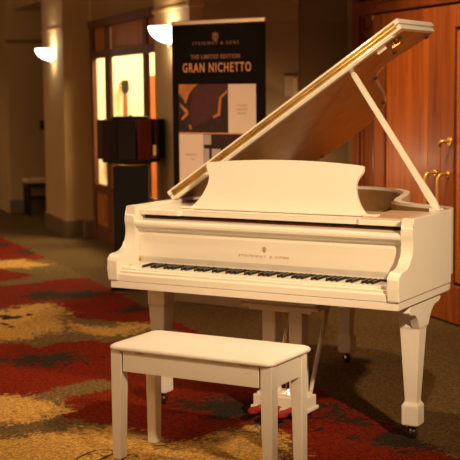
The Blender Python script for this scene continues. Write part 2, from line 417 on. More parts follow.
# far stretch of wall, then the recess with the stool
sbox('wall_recess', (1.36, 2.5, 10.2, 15.4, 0, H), M['wall'])
sbox('wall_recess_side', (2.4, 2.5, 8.4, 10.2, 0, H), M['wallshade'])
sbox('trim_1', (1.345, 2.4, 10.175, 10.2, 2.16, 2.205), M['wallshade'], 0.004)
sbox('baseboard_recess', (1.34, 2.4, 10.18, 10.2, 0, 0.18), M['baseb'], 0.004)
# column between recess and glazed wall
sbox('column_1', (1.44, 1.76, 7.35, 8.4, 0, H), M['wall'])
sbox('baseboard_column', (1.42, 1.60, 7.33, 8.42, 0, 0.18), M['baseb'], 0.006)
sbox('trim_2', (1.425, 1.60, 7.335, 8.415, 2.20, 2.23), M['moulding'], 0.006)
sbox('trim_3', (1.43, 1.60, 7.34, 8.41, 0.18, 0.195), M['moulding'], 0.004)
# soffit beam that joins the columns over the recess
sbox('beam', (1.44, 2.4, 8.4, 10.2, 2.57, H), M['wall'])
# wall with the glazed wooden screen; opening Y 4.2..7.2, z up to 2.25
sbox('wall_screen', (1.72, 1.76, 7.2, 7.35, 0, H), M['wall'])
sbox('wall_screen_head', (1.72, 1.80, 4.0, 7.2, 2.26, H), M['walldim'])
sbox('baseboard_screen', (1.60, 1.72, 7.2, 7.352, 0, 0.18), M['baseb'], 0.004)
# second column and the plain wall that turns to the doors
sbox('column_2', (1.44, 2.3, 3.1, 4.0, 0, H), M['wall'])
sbox('wall_alcove', (2.3, 2.72, 3.12, 4.0, 0, H), M['wallshade'])
sbox('wall_alcove_side', (1.55, 2.30, 3.085, 3.1, 0, H), M['walldim'])
sbox('trim_4', (1.425, 1.55, 3.07, 4.015, 2.15, 2.18), M['moulding'], 0.006)
sbox('baseboard_alcove', (1.42, 2.72, 3.06, 3.085, 0, 0.18), M['baseb'], 0.005)
# room behind the glazing
sbox('wall_inner_back', (1.78, 4.1, 8.2, 8.3, 0, H), M['wallcream'])
sbox('wall_inner_left', (1.76, 1.78, 7.2, 8.3, 0, H), M['wallcream'])
sbox('wall_recess_front', (1.76, 2.4, 8.3, 8.4, 0, H), M['wallshade'])
sbox('wall_inner_right', (4.0, 4.1, 3.9, 8.2, 0, H), M['wallcream'])
sbox('wall_inner_front', (2.3, 4.0, 4.0, 4.05, 0, H), M['wallcream'])

sbox('door_4', (2.61, 3.0, 8.13, 8.19, 0, 1.72), M['cherry'])
# glazed screen: wooden frame, two mullions, transom panels above, wood panels below
YS = [7.2, 7.09, 6.66, 6.42, 5.27, 5.13, 4.25, 4.15]
scr = struct(thing('door_1', 'oak framed glazed screen', 'door')); del scr['label']; del scr['category']
bm = bmesh.new()
for a, b, x0 in ((7.09, 7.2, 1.69), (6.44, 6.64, 1.705), (5.14, 5.26, 1.705), (4.0, 4.25, 1.69)):
    quad_box(bm, x0, 1.738, a, b, 0, 2.26, 0.004)
quad_box(bm, 1.675, 1.755, 4.0, 7.21, 2.19, 2.27, 0.006)
quad_box(bm, 1.685, 1.75, 4.0, 7.19, 1.88, 1.955, 0.006)
for a, b in ((6.62, 7.1), (5.26, 6.44), (4.2, 5.14)):
    quad_box(bm, 1.70, 1.742, a, b, 0.50, 0.59, 0.005)
    quad_box(bm, 1.70, 1.742, a, b, 0.0, 0.16, 0.005)
obj('frame', bm, M['walnutshade'], scr)
for a, b in ((6.66, 7.09), (5.27, 6.42), (4.25, 5.13)):
    bm = bmesh.new()
    quad_box(bm, 1.728, 1.737, a - .01, b + .01, 1.945, 2.20)
    quad_box(bm, 1.716, 1.728, a + .03, b - .03, 1.975, 2.165, 0.004)
    obj('transom_panel', bm, M['walnut'], scr)
    bm = bmesh.new()
    quad_box(bm, 1.712, 1.735, a - .01, b + .01, 0.15, 0.51)
    quad_box(bm, 1.698, 1.712, a + .06, b - .06, 0.22, 0.45, 0.006)
    obj('lower_panel', bm, M['walnut'], scr)
    box('pane', (1.720, 1.726, a - .01, b + .01, 0.58, 1.88), M['glass'], scr)
bm = bmesh.new(); quad_box(bm, 1.685, 1.706, 5.17, 5.22, 0.50, 0.62, 0.008)
obj('push_plate', bm, M['brass'], scr)

# wooden double doors and their panelling on the right, plane x = 2.72
XR = 2.72
sbox('wall_right', (XR, XR + 0.12, -1.2, 2.90, 0, H), M['cherrydark'])
sbox('wall_right_far', (XR, XR + 0.12, 2.90, 3.22, 0, H), M['wallshade'])
sbox('wall_right_near', (XR, XR + 0.12, -9, -1.2, 0, H), M['wall'])
def rect_frame(bm, y0, y1, z0, z1, w, x0, x1, bev=0.004):
    quad_box(bm, x0, x1, y0, y0 + w, z0, z1, bev); quad_box(bm, x0, x1, y1 - w, y1, z0, z1, bev)
    quad_box(bm, x0, x1, y0 + w, y1 - w, z0, z0 + w, bev); quad_box(bm, x0, x1, y0 + w, y1 - w, z1 - w, z1, bev)
bm = bmesh.new()
quad_box(bm, 2.655, XR, 2.80, 2.91, 0, 3.6, 0.006)                 # left stile of the panelling
quad_box(bm, 2.67, XR, 2.577, 2.62, 0, 2.09, 0.004)
quad_box(bm, 2.65, XR, -1.2, 2.82, 2.085, 2.17, 0.008)            # header rail
quad_box(bm, 2.635, 2.66, -1.2, 2.84, 2.155, 2.18, 0.005)
quad_box(bm, 2.67, XR, -1.2, 0.625, 0, 2.085, 0.004)
struct(obj('trim_5', bm, M['cherrydark']))
bm = bmesh.new()
for a, b in ((2.62, 2.80),):
    quad_box(bm, 2.695, XR, a, b, 0.0, 2.085)
    rect_frame(bm, a, b, 1.95, 2.085, 0.022, 2.68, 2.695)
    rect_frame(bm, a, b, 0.1, 1.90, 0.022, 2.68, 2.695)
struct(obj('trim_6', bm, M['cherrydark']))
bm = bmesh.new()
for a, b in ((1.65, 2.79), (0.45, 1.60), (-1.1, 0.4)):
    rect_frame(bm, a, b, 2.22, 2.9, 0.10, 2.665, XR)
    quad_box(bm, 2.69, XR, a + 0.13, b - 0.13, 2.35, 2.77, 0.006)
struct(obj('trim_7', bm, M['cherrydark']))
sbox('baseboard_right', (2.64, XR, -1.2, 0.625, 0, 0.16), M['cherrydark'], 0.005)

def door_leaf(name, y0, y1, meet_low):
    """a leaf between y0<y1; meet_low True: the meeting stile is at y0"""
    d = struct(thing(name, 'd', 'd')); del d['label']; del d['category']
    bm = bmesh.new()
    x0, x1 = 2.672, 2.712
    quad_box(bm, x0, x1, y0, y0 + 0.165, 0.012, 2.075, 0.004); quad_box(bm, x0, x1, y1 - 0.165, y1, 0.012, 2.075, 0.004)
    quad_box(bm, x0, x1, y0 + .165, y1 - .165, 0.012, 0.26, 0.004); quad_box(bm, x0, x1, y0 + .165, y1 - .165, 1.93, 2.075, 0.004)
    obj('door_frame', bm, M['cherrymid'], d)
    bm = bmesh.new()
    quad_box(bm, 2.690, 2.708, y0 + 0.16, y1 - 0.16, 0.25, 1.94)
    # raised field, leaving a shadow groove all round
    quad_box(bm, 2.680, 2.690, y0 + 0.185, y1 - 0.185, 0.285, 1.905, 0.003)
    obj('door_panel', bm, M['cherry'], d)
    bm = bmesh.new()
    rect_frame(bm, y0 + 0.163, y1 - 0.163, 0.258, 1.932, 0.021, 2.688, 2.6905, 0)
    obj('groove_shade', bm, M['dark'], d)  # black strip paints the shade inside the groove
    hy = y0 + 0.057 if meet_low else y1 - 0.105
    bm = bmesh.new()
    tube(bm, [(2.672, hy, 0.985), (2.62, hy, 0.985), (2.605, hy, 0.981), (2.595, hy, 0.965), (2.592, hy, 0.94), (2.592, hy, 0.60),
              (2.595, hy, 0.575), (2.605, hy, 0.559), (2.62, hy, 0.555), (2.672, hy, 0.555)], 0.0105, 12)
    for z in (0.985, 0.555):
        tube(bm, [(2.673, hy, z), (2.664, hy, z)], 0.02, 16)
    obj('door_handle', bm, M['brassbright'], d)
    return d
d3 = door_leaf('door_2', 1.602, 2.575, True)
d4 = door_leaf('door_3', 0.628, 1.598, False)
bm = bmesh.new()
tube(bm, [(2.672, 1.462, 1.20), (2.655, 1.462, 1.20)], 0.026, 16)
tube(bm, [(2.655, 1.462, 1.20), (2.615, 1.462, 1.20), (2.607, 1.467, 1.20), (2.603, 1.479, 1.195), (2.602, 1.487, 1.165)], 0.0115, 10)
obj('door_latch', bm, M['brassbright'], d4)
bm = bmesh.new(); tube(bm, [(2.664, 2.577, 2.03), (2.664, 2.577, 2.075)], 0.009, 10)
quad_box(bm, 2.664, 2.672, 2.555, 2.60, 2.035, 2.07)
obj('door_hinge', bm, M['brass'], d3)
box('door_leaf_gap', (2.708, 2.718, 0.63, 2.575, 0.0, 2.085), M['dark'], d3)

# ------------------------------------------------------------ sconces
def sconce(name, y, z, label, mother=None, w=0.13, dep=0.185):
    t = thing(name, label, 'wall lamp', (1.44, y, z), 0, 'opal glass wall sconces')
    bm = bmesh.new()      # boat shaped bowl: high flat rim, belly curving down to the wall
    nu, nv = 16, 8; rows = []
    for j in range(nv + 1):
        a = (math.pi / 2) * j / nv
        rr, zz = math.cos(a), -math.sin(a)
        row = []
        for i in range(nu + 1):
            th = math.pi / 2 + math.pi * i / nu
            row.append(bm.verts.new((dep * rr * math.cos(th) * 1.0 - 0.012, w * rr * math.sin(th), 0.055 + 0.125 * zz)))
        rows.append(row)
    for a_, b_ in zip(rows, rows[1:]):
        for i in range(nu):
            f = bm.faces.new((a_[i], a_[i + 1], b_[i + 1], b_[i])); f.smooth = True
    bmesh.ops.remove_doubles(bm, verts=bm.verts[:], dist=1e-5)
    bmesh.ops.solidify(bm, geom=bm.faces[:], thickness=0.006)
    obj('glass_bowl', bm, M['sconceglass'], t)
    bm = bmesh.new(); quad_box(bm, -0.012, 0.0, -0.05, 0.05, -0.09, 0.075, 0.004)
    tube(bm, [(0, 0, -0.09), (-0.03, 0, -0.095), (-0.04, 0, -0.082)], 0.012, 8)
    obj('wall_bracket', bm, M['sconcemetal'], t)
    return t
sconce('wall_sconce', 7.80, 1.955, 'lit white opal glass sconce on the far column beside the dark recess')
sconce('wall_sconce', 3.50, 1.975, 'lit white opal glass sconce on the near column, beside the black banner', w=0.12, dep=0.175)

# ------------------------------------------------------------ small wall fittings
t = thing('thermostat', 'small beige control plate on the dark wall right of the black banner', 'thermostat', (2.232, 3.085, 1.57))
box('plate', (-0.054, 0.054, -0.012, 0, -0.076, 0.076), M['plate'], t, bev=0.003)
box('cover', (0.014, 0.046, -0.018, -0.011, -0.062, 0.062), M['plateface'], t, bev=0.002)
t = thing('wall_box', 'small dark box mounted high on the recess wall above the stool', 'wall box', (1.775, 10.2, 1.125))
box('housing', (-0.03, 0.05, -0.05, 0, -0.06, 0.06), M['black'], t, bev=0.006)
box('speaker_grille', (-0.015, 0.035, -0.054, -0.049, 0.0, 0.04), M['rubber'], t, bev=0.001)

# ------------------------------------------------------------ stool in the recess
t = thing('padded_stool', 'dark wooden stool with a beige cushion standing in the dark recess', 'stool', (1.73, 10.0, 0))
bm = bmesh.new(); quad_box(bm, -0.24, 0.24, -0.165, 0.165, 0.405, 0.46, 0.018, 3); obj('seat_cushion', bm, M['cushion'], t)
bm = bmesh.new(); quad_box(bm, -0.225, 0.225, -0.15, 0.15, 0.36, 0.405, 0.003); obj('apron', bm, M['ebonywood'], t)
for sx in (-1, 1):
    for sy in (-1, 1):
        bm = bmesh.new(); loft(bm, [(sx * .205, sy * .13, 0, .028, .028), (sx * .205, sy * .13, .38, .04, .04)]); obj('leg', bm, M['ebonywood'], t)
for y in (-0.13, 0.13): box('stretcher', (-0.19, 0.19, y - 0.01, y + 0.01, 0.20, 0.225), M['ebonywood'], t)

# ------------------------------------------------------------ guitar on the inner wall
t = thing('guitar', 'brown guitar hanging on the bright wall behind the glazed screen', 'guitar', (2.30, 8.2, 0.66))
half = smooth_curve([(0, 0), (0.10, 0.005), (0.175, 0.06), (0.19, 0.14), (0.15, 0.24), (0.125, 0.29), (0.14, 0.37), (0.125, 0.45), (0.07, 0.49), (0, 0.495)], 5)
outl = half + [(-a, b) for a, b in half[-2:0:-1]]
bm = bmesh.new(); prism(bm, outl, 'Y', -0.14, -0.045, 0.006); obj('body', bm, M['guitar'], t)
bm = bmesh.new(); prism(bm, [(a * 0.96, 0.01 + b * 0.96) for a, b in outl], 'Y', -0.144, -0.139); o = obj('soundboard', bm, M['guitartop'], t)
bm = bmesh.new(); tube(bm, [(0, -0.1445, 0.31), (0, -0.146, 0.31)], 0.045, 24); obj('sound_hole', bm, M['black'], t)
bm = bmesh.new(); quad_box(bm, -0.05, 0.05, -0.155, -0.143, 0.13, 0.155, 0.003); obj('bridge', bm, M['black'], t)
bm = bmesh.new(); prism(bm, [(-0.03, 0.34), (0.03, 0.34), (0.024, 0.86), (-0.024, 0.86)], 'Y', -0.162, -0.128, 0.004); obj('neck', bm, M['guitar'], t)
hd = thing('x', 'x', 'x'); bpy.data.objects.remove(hd)
bm = bmesh.new(); prism(bm, [(-0.026, 0.855), (0.026, 0.855), (0.042, 0.90), (0.040, 1.0), (0.02, 1.015), (0, 1.0), (-0.02, 1.015), (-0.040, 1.0), (-0.042, 0.90)], 'Y', -0.16, -0.135, 0.003)
hs = obj('headstock', bm, M['black'], t)
for z in (0.905, 0.94, 0.975):
    for s in (-1, 1):
        bm = bmesh.new(); tube(bm, [(s * 0.035, -0.147, z), (s * 0.062, -0.147, z)], [0.004, 0.010], 8)
        obj('tuning_peg', bm, M['brass'], hs)
bm = bmesh.new(); tube(bm, [(0, 0, 0.93), (0, -0.13, 0.93)], 0.01, 8); quad_box(bm, -0.03, 0.03, -0.012, 0, 0.89, 0.97, 0.003); obj('wall_hook', bm, M['black'], t)

# ------------------------------------------------------------ veneer sample stand
t = thing('sample_stand', 'dark drum of upright veneer panels on a black square column behind the piano', 'display stand', (1.175, 3.79, 0), R(-20))
bm = bmesh.new(); quad_box(bm, -0.165, 0.165, -0.165, 0.165, 0, 0.025, 0.006); obj('base_plate', bm, M['standblack'], t)
bm = bmesh.new(); quad_box(bm, -0.135, 0.135, -0.135, 0.135, 0.025, 0.965, 0.004); obj('column', bm, M['standblack'], t)
bm = bmesh.new(); lathe(bm, [(0, 0.965), (0.15, 0.965), (0.155, 0.975), (0.15, 0.995), (0, 0.995)]); obj('collar', bm, M['brassdull'], t)
bm = bmesh.new(); lathe(bm, [(0, 0.995), (0.225, 0.995), (0.23, 1.005), (0.23, 1.018), (0, 1.02)]); obj('turntable', bm, M['standblack'], t)
vm = ['veneerblack', 'veneerbrown', 'veneerblack', 'veneerblack', 'veneerred', 'veneerbrown', 'veneerblack', 'veneerred', 'veneerbrown', 'veneerblack']
nV = 10
for k in range(nV):
    a = R(-90) + 2 * math.pi * (k - 4.0) / nV + R(32)
    b2 = bmesh.new(); quad_box(b2, -0.068, 0.068, -0.014, 0.014, 1.02, 1.325, 0.003)
    bm = bmesh.new(); rr = 0.222
    merge(bm, b2, Matrix.Translation((rr * math.cos(a), rr * math.sin(a), 0)) @ Matrix.Rotation(a + math.pi / 2 + R(20), 4, 'Z'))
    o = obj('veneer_panel', bm, M[vm[k]], t)
    if vm[k] == 'veneerred': o['label'] = 'burgundy burl veneer panel'
bm = bmesh.new(); lathe(bm, [(0, 1.02), (0.16, 1.02), (0.16, 1.328), (0, 1.328)], seg=20); obj('drum_core', bm, M['standblack'], t)
bm = bmesh.new(); quad_box(bm, -0.135, 0.135, -0.135, 0.135, 1.325, 1.348, 0.005); tube(bm, [(0, 0, 1.345), (0, 0, 1.36)], 0.012, 10); obj('top_cap', bm, M['standblack'], t)
bm = bmesh.new(); quad_box(bm, 0.180, 0.205, -0.160, -0.155, 1.05, 1.13); o = obj('sample_label', bm, M['brassdull'], t); o['label'] = 'small tan tag on the veneer drum'

# ------------------------------------------------------------ roll-up banner
bw, bh = 0.825, 2.015
A0 = Vector((1.290, 3.053, 0)); A1 = Vector((1.762, 2.41, 0)); dv = (A1 - A0)
t = thing('rollup_banner', 'tall black roll-up banner with copper lettering and two photo blocks', 'banner', (A0 + A1) / 2, math.atan2(dv.y, dv.x))
hw = dv.length / 2
def bx(u): return -hw + (u - 172) / 95 * 2 * hw
def bz(v, u=219):      # height of a row of the print
    k = 1244 / (9.1 - 0.45 * (u - 172) / 95)
    return 1.541 + (91.05 - 0.0101 * (u - 172) - v) * 1.003 / k
box('base_cassette', (-hw - 0.01, hw + 0.01, -0.05, 0.05, 0, 0.09), M['alu'], t, bev=0.01)
box('support_pole', (-0.012, 0.012, 0.012, 0.03, 0.09, bh), M['alu'], t)
bm = bmesh.new(); quad_box(bm, -hw - 0.004, hw + 0.004, -0.012, 0.012, bh - 0.008, bh + 0.026, 0.006); obj('top_rail', bm, M['alu'], t)
sheet = box('printed_sheet', (-hw, hw, -0.003, 0.0, 0.08, bh), M['bannerblack'], t)
def pr_(name, u0, u1, v0, v1, m, lift=0.0006, lab=None):
    o = box(name, (bx(u0), bx(u1), -0.003 - lift, -0.0032, bz(v1, (u0 + u1) / 2), bz(v0, (u0 + u1) / 2)), m, sheet)
    if lab: o['label'] = lab
    return o
def prp(name, pts, m, lift):
    bm = bmesh.new(); prism(bm, [(bx(a), bz(b, a)) for a, b in pts], 'Y', -0.003 - lift, -0.0031 - lift * 0.5)
    return obj(name, bm, m, sheet)
pr_('photo_background', 178.5, 229.5, 84, 132.5, M['printdark'], 0.0008)
prp('photo_piano', smooth_curve([(193, 128), (191, 118), (192, 100), (194, 90), (200, 86), (210, 84.6), (228.6, 84.6)], 4) + [(228.6, 92), (224, 103), (219, 113), (205, 121)], M['printmaroon'], 0.0014)
prp('photo_wood', [(179, 84.4), (199, 84.4), (194, 88), (189, 95), (186, 104), (183, 98), (179, 94)], M['printorange'], 0.0014)
prp('photo_chair_arm', [(180, 103), (188, 110), (189, 114), (182, 120), (181, 118), (186, 113), (180, 106)], M['printorange'], 0.0020)
prp('photo_lamp', [(229, 90), (221, 97), (219, 113), (214, 116), (215, 118), (221.5, 115), (223, 98), (229, 92.5)], M['printorange'], 0.0022)
prp('photo_shoe', [(188.5, 124), (191.5, 125), (192, 129), (190, 129)], M['printorange'], 0.0020)
pr_('text_block', 229.8, 257.5, 84, 132.5, M['bannerpink'], 0.0010, 'pale pink upper text block')
pr_('divider_line', 178.5, 257.5, 132.2, 133.4, M['bannertext'], 0.0014)
pr_('text_block', 178.5, 204, 133.4, 200, M['bannerpink'], 0.0010, 'pale pink lower text block')
pr_('photo_background', 204.2, 257.5, 133.4, 200, M['printdark'], 0.0008)
pr_('photo_floor', 204.4, 212, 134, 144, M['printlilac'], 0.0014)
pr_('photo_floor', 204.4, 222, 147, 200, M['printlilac'], 0.0012)
pr_('photo_piano_leg', 205, 222, 144.5, 148, M['black'], 0.0018)
pr_('photo_piano_leg', 210, 212.5, 148, 170, M['black'], 0.0020)
pr_('photo_rail', 213, 257, 138.5, 140, M['veneerred'], 0.0014)
def btext(name, body, uc, vc, size, m, w, bold=0.0, lift=0.0022, spacing=1.0):
    mt = Matrix.Translation((bx(uc), -0.003 - lift, bz(vc, uc))) @ Matrix.Rotation(R(90), 4, 'X')
    text_mesh(name, body, size, m, sheet, mt, bold=bold, target_w=w / 95 * 2 * hw, spacing=spacing)
btext('lettering', 'STEINWAY & SONS', 217.5, 44, 0.034, M['bannerpale'], 47, spacing=1.5)
btext('lettering', 'THE LIMITED EDITION', 217, 57.3, 0.040, M['bannerpale'], 50, 0.0012, spacing=1.2)
btext('lettering', 'GRAN NICHETTO', 218.3, 68.2, 0.092, M['bannertext'], 69.5, 0.0014, spacing=1.22)
for i, (s, w) in enumerate((('ITALIAN', 10), ('LEATHER', 11), ('DETAIL', 9))):
    btext('small_print', s, 243.5, 105 + i * 4, 0.018, M['printgrey'], w)
btext('small_print', 'NICHETTO', 191.5, 154, 0.018, M['printgrey'], 12)
btext('small_print', 'Top', 191.8, 158, 0.020, M['printgrey'], 5)
# lyre emblem, drawn from small strokes
def lyre_emblem(parent, m, mtx, s):
    bm = bmesh.new(); w = 0.075
    def st(pts): tube(bm, [(a * s, b * s, 0) for a, b in pts], w * s, 6)
    for q in (-1, 1):
        st([(q * 0.05, -0.35), (q * 0.34, -0.18), (q * 0.36, 0.08), (q * 0.20, 0.24), (q * 0.34, 0.40)])
        st([(q * 0.1, 0.28), (q * 0.06, -0.25)])
    st([(-0.3, 0.28), (0.3, 0.28)]); st([(0, 0.34), (0, 0.52)]); st([(-0.22, -0.46), (0.22, -0.46)]); st([(0, -0.46), (0, -0.3)])
    bmesh.ops.transform(bm, matrix=mtx @ Matrix.Diagonal((1, 1, 0.12, 1)), verts=bm.verts)
    return obj('emblem', bm, m, parent)
lyre_emblem(sheet, M['bannerpale'], Matrix.Translation((bx(217.5), -0.0045, bz(37.5))) @ Matrix.Rotation(R(90), 4, 'X'), 0.062)

# ============================================================ THE PIANO (its own frame: x along keys, y to the tail)
AP = R(-49.8)
P = thing('grand_piano', 'ivory white grand piano with its lid propped open on the patterned carpet', 'piano', (0, 0, 0), AP)
W = 1.46
TI = M['ivory']
# outline from treble corner round the tail to the bass corner
ctrl = [(1.46, 0.60), (1.453, 0.66), (1.425, 0.718), (1.365, 0.758), (1.285, 0.795), (1.195, 0.84), (1.12, 0.90), (1.07, 0.985), (1.037, 1.09), (1.005, 1.22),
        (0.965, 1.36), (0.91, 1.49), (0.81, 1.60), (0.67, 1.68), (0.5, 1.71), (0.33, 1.69), (0.17, 1.62), (0.06, 1.50), (0.01, 1.36), (0.0, 1.2), (0.0, 0.9), (0.0, 0.60)]
outer = smooth_curve(ctrl, 5)
def offset(pts, d):
    out = []
    for i, p in enumerate(pts):
        a = Vector(pts[max(i - 1, 0)]); b = Vector(pts[min(i + 1, len(pts) - 1)])
        t_ = (b - a).normalized(); n = Vector((-t_.y, t_.x))
        out.append((p[0] + n.x * d, p[1] + n.y * d))
    return out
inner = offset(outer, 0.036)
bm = bmesh.new(); ring(bm, outer, inner, 0.70, 1.0)
rim = obj('rim', bm, TI, P)
mod = rim.modifiers.new('bevel', 'BEVEL'); mod.width = 0.003; mod.segments = 2; mod.limit_method = 'ANGLE'
bm = bmesh.new(); ring(bm, offset(outer, 0.0365), offset(outer, 0.050), 0.74, 0.985)
obj('inner_rim', bm, M['innerwood'], P)
# bottom moulding of the case
bm = bmesh.new(); ring(bm, offset(outer, 0.010), offset(outer, 0.08), 0.632, 0.699)
obj('bottom_moulding', bm, TI, P)
# arms (cheeks) with their S curve
armp = [(0.62, 0.664), (0.62, 1.0), (0.156, 1.0), (0.153, 0.962), (0.142, 0.955)] + \
       smooth_curve([(0.142, 0.945), (0.143, 0.925), (0.149, 0.895), (0.147, 0.862), (0.128, 0.822), (0.095, 0.798), (0.060, 0.789), (0.025, 0.787), (0.004, 0.777), (-0.008, 0.757)], 3) + \
       [(-0.008, 0.72), (-0.003, 0.67), (0.0, 0.664)]
for x0, x1 in ((0.0, 0.054), (W - 0.054, W)):
    bm = bmesh.new(); prism(bm, armp, 'X', x0, x1, 0.005, 3); obj('arm', bm, TI, P)
# keybed with its lower moulding
bm = bmesh.new()
quad_box(bm, 0.008, W - 0.008, 0.006, 0.62, 0.628, 0.662, 0.003)
quad_box(bm, 0.12, W - 0.12, 0.34, 0.9, 0.60, 0.628)
obj('keybed', bm, TI, P)
bm = bmesh.new()
prism(bm, [(0.004, 0.664), (0.004, 0.692), (0.012, 0.700), (0.012, 0.709), (0.030, 0.712), (0.030, 0.664)], 'X', 0.0545, W - 0.0545, 0.001, 1)
obj('key_slip', bm, TI, P)
KX0, KX1 = 0.112, 1.348
for x0, x1 in ((0.0545, KX0 - 0.001), (KX1 + 0.001, W - 0.0545)):
    bm = bmesh.new(); quad_box(bm, x0, x1, 0.032, 0.180, 0.664, 0.728, 0.006, 3)
    kb = obj('key_block', bm, TI, P)
    bm = bmesh.new(); cx = x0 + 0.022 if x0 < 0.5 else x1 - 0.022
    tube(bm, [(cx, 0.075, 0.727), (cx, 0.075, 0.7305)], 0.0055, 12); obj('screw', bm, M['brassdull'], kb)
# 52 white and 36 black keys
pitch = (KX1 - KX0) / 52
def key_mesh(w, y0, y1, z0, z1, bev):
    bm = bmesh.new(); quad_box(bm, -w / 2, w / 2, y0, y1, z0, z1, bev, 2)
    bmesh.ops.recalc_face_normals(bm, faces=bm.faces[:])
    me = bpy.data.meshes.new('key'); bm.to_mesh(me); bm.free(); return me
mw = key_mesh(pitch - 0.0012, 0.034, 0.182, 0.672, 0.7195, 0.0018); mw.materials.append(M['keywhite'])
bm = bmesh.new()
v = [bm.verts.new(c) for c in ((-.0055, .086, .7195), (.0055, .086, .7195), (.0055, .181, .7195), (-.0055, .181, .7195),
                               (-.0042, .092, .7315), (.0042, .092, .7315), (.0045, .181, .7315), (-.0045, .181, .7315))]
for f in ((0, 1, 2, 3), (4, 5, 6, 7), (0, 1, 5, 4), (1, 2, 6, 5), (2, 3, 7, 6), (3, 0, 4, 7)): bm.faces.new([v[i] for i in f])
bmesh.ops.bevel(bm, geom=bm.edges[:], offset=0.001, segments=1, affect='EDGES')
bmesh.ops.recalc_face_normals(bm, faces=bm.faces[:])
mb = bpy.data.meshes.new('black_key'); bm.to_mesh(mb); bm.free(); mb.materials.append(M['keyblack'])
for i in range(52):
    o = bpy.data.objects.new('white_key', mw); col.objects.link(o); o.parent = P; o.location = (KX0 + pitch * (i + 0.5), 0, 0)
    # A0 first: black key after A, C, D, F, G
    if i < 51 and 'ABCDEFG'[i % 7] in 'ACDFG':
        o = bpy.data.objects.new('black_key', mb); col.objects.link(o); o.parent = P; o.location = (KX0 + pitch * (i + 1), 0, 0)
bm = bmesh.new(); quad_box(bm, KX0, KX1, 0.182, 0.192, 0.672, 0.728); obj('key_felt', bm, M['dark'], P)
# fallboard
fbp = [(0.196, 0.664), (0.193, 0.735), (0.184, 0.76), (0.182, 0.862), (0.186, 0.872), (0.186, 0.880), (0.176, 0.885), (0.164, 0.893), (0.160, 0.900), (0.153, 0.902),
       (0.147, 0.908), (0.145, 0.918), (0.148, 0.927), (0.158, 0.933), (0.24, 0.938), (0.24, 0.664)]
bm = bmesh.new(); prism(bm, fbp, 'X', 0.0548, W - 0.0548)
fb = obj('fallboard', bm, TI, P)
mt = Matrix.Translation((0.730, 0.1815, 0.794)) @ Matrix.Rotation(R(90), 4, 'X')
text_mesh('lettering', 'STEINWAY & SONS', 0.0155, M['brassink'], fb, mt, bold=-0.0001, target_w=0.256, spacing=1.5)
lyre_emblem(fb, M['brassink'], Matrix.Translation((0.733, 0.1815, 0.827)) @ Matrix.Rotation(R(90), 4, 'X'), 0.026)
for x in (0.0625, W - 0.0625):
    bm = bmesh.new(); tube(bm, [(x, 0.178, 0.738), (x, 0.178, 0.758)], 0.0045, 8); obj('fallboard_pin', bm, M['brassdull'], fb)
# dark gap with red felt line, then the front rail of the music shelf
bm = bmesh.new(); quad_box(bm, 0.056, W - 0.056, 0.235, 0.262, 0.90, 0.972); obj('gap_shade_board', bm, M['dark'], P)  # dark board stands in for the shade inside the gap
bm = bmesh.new(); quad_box(bm, 0.09, W - 0.075, 0.226, 0.234, 0.9385, 0.9445); obj('felt_strip', bm, M['veneerred'], P)
for x0, x1 in ((0.060, 0.285), (1.17, 1.400)):
    a, b = (x0, x1 - 0.02) if x0 < 0.5 else (x0 + 0.02, x1)
    pr = [(a, 0.196), (b, 0.196), (x1, 0.212), (x1, 0.60), (x0, 0.60), (x0, 0.212)]
    bm = bmesh.new(); prism(bm, pr, 'Z', 0.957, 0.9825, 0.005, 3)
    obj('side_rail', bm, TI, P)
bm = bmesh.new(); quad_box(bm, 0.285, 1.17, 0.208, 0.56, 0.957, 0.980, 0.004); quad_box(bm, 0.285, 1.17, 0.208, 0.222, 0.980, 0.984, 0.001)
obj('music_shelf', bm, TI, P)
bm = bmesh.new(); quad_box(bm, 1.18, 1.372, 0.235, 0.585, 0.9825, 0.9865, 0.001)
o = obj('shelf_inlay', bm, M['palewood'], P); o['label'] = 'pale wood surface beside the music desk'
# music desk
hcx = 0.727
edge_r = smooth_curve([(1.222, 0.984), (1.188, 0.992), (1.160, 1.012), (1.132, 1.05), (1.113, 1.095), (1.109, 1.13), (1.118, 1.155), (1.131, 1.172), (1.134, 1.187), (1.132, 1.203)], 4)
top = [(hcx + (1.132 - hcx) * (1 - 2 * k / 16), 1.203 + 0.018 * (1 - (1 - 2 * k / 16) ** 2)) for k in range(1, 16)]
edge_l = [(2 * hcx - a, b) for a, b in edge_r[::-1]]
outl = edge_r + top + edge_l
bm = bmesh.new(); prism(bm, [(a, (b - 0.984) * 1.05) for a, b in outl], 'Y', 0.0, 0.018, 0.004, 2)
bmesh.ops.transform(bm, matrix=Matrix.Translation((0, 0.305, 0.984)) @ Matrix.Rotation(R(-19), 4, 'X'), verts=bm.verts)
md = obj('music_desk', bm, TI, P)
for a, b in ((1.165, 1.235), (2 * hcx - 1.235, 2 * hcx - 1.165)): box('desk_foot', (a, b, 0.295, 0.33, 0.984, 0.994), TI, md, 0.003)
for x in (0.45, 0.98):
    bm = bmesh.new(); tube(bm, [(x, 0.37, 1.12), (x, 0.50, 0.985)], 0.006, 8); obj('desk_prop', bm, M['brass'], md)
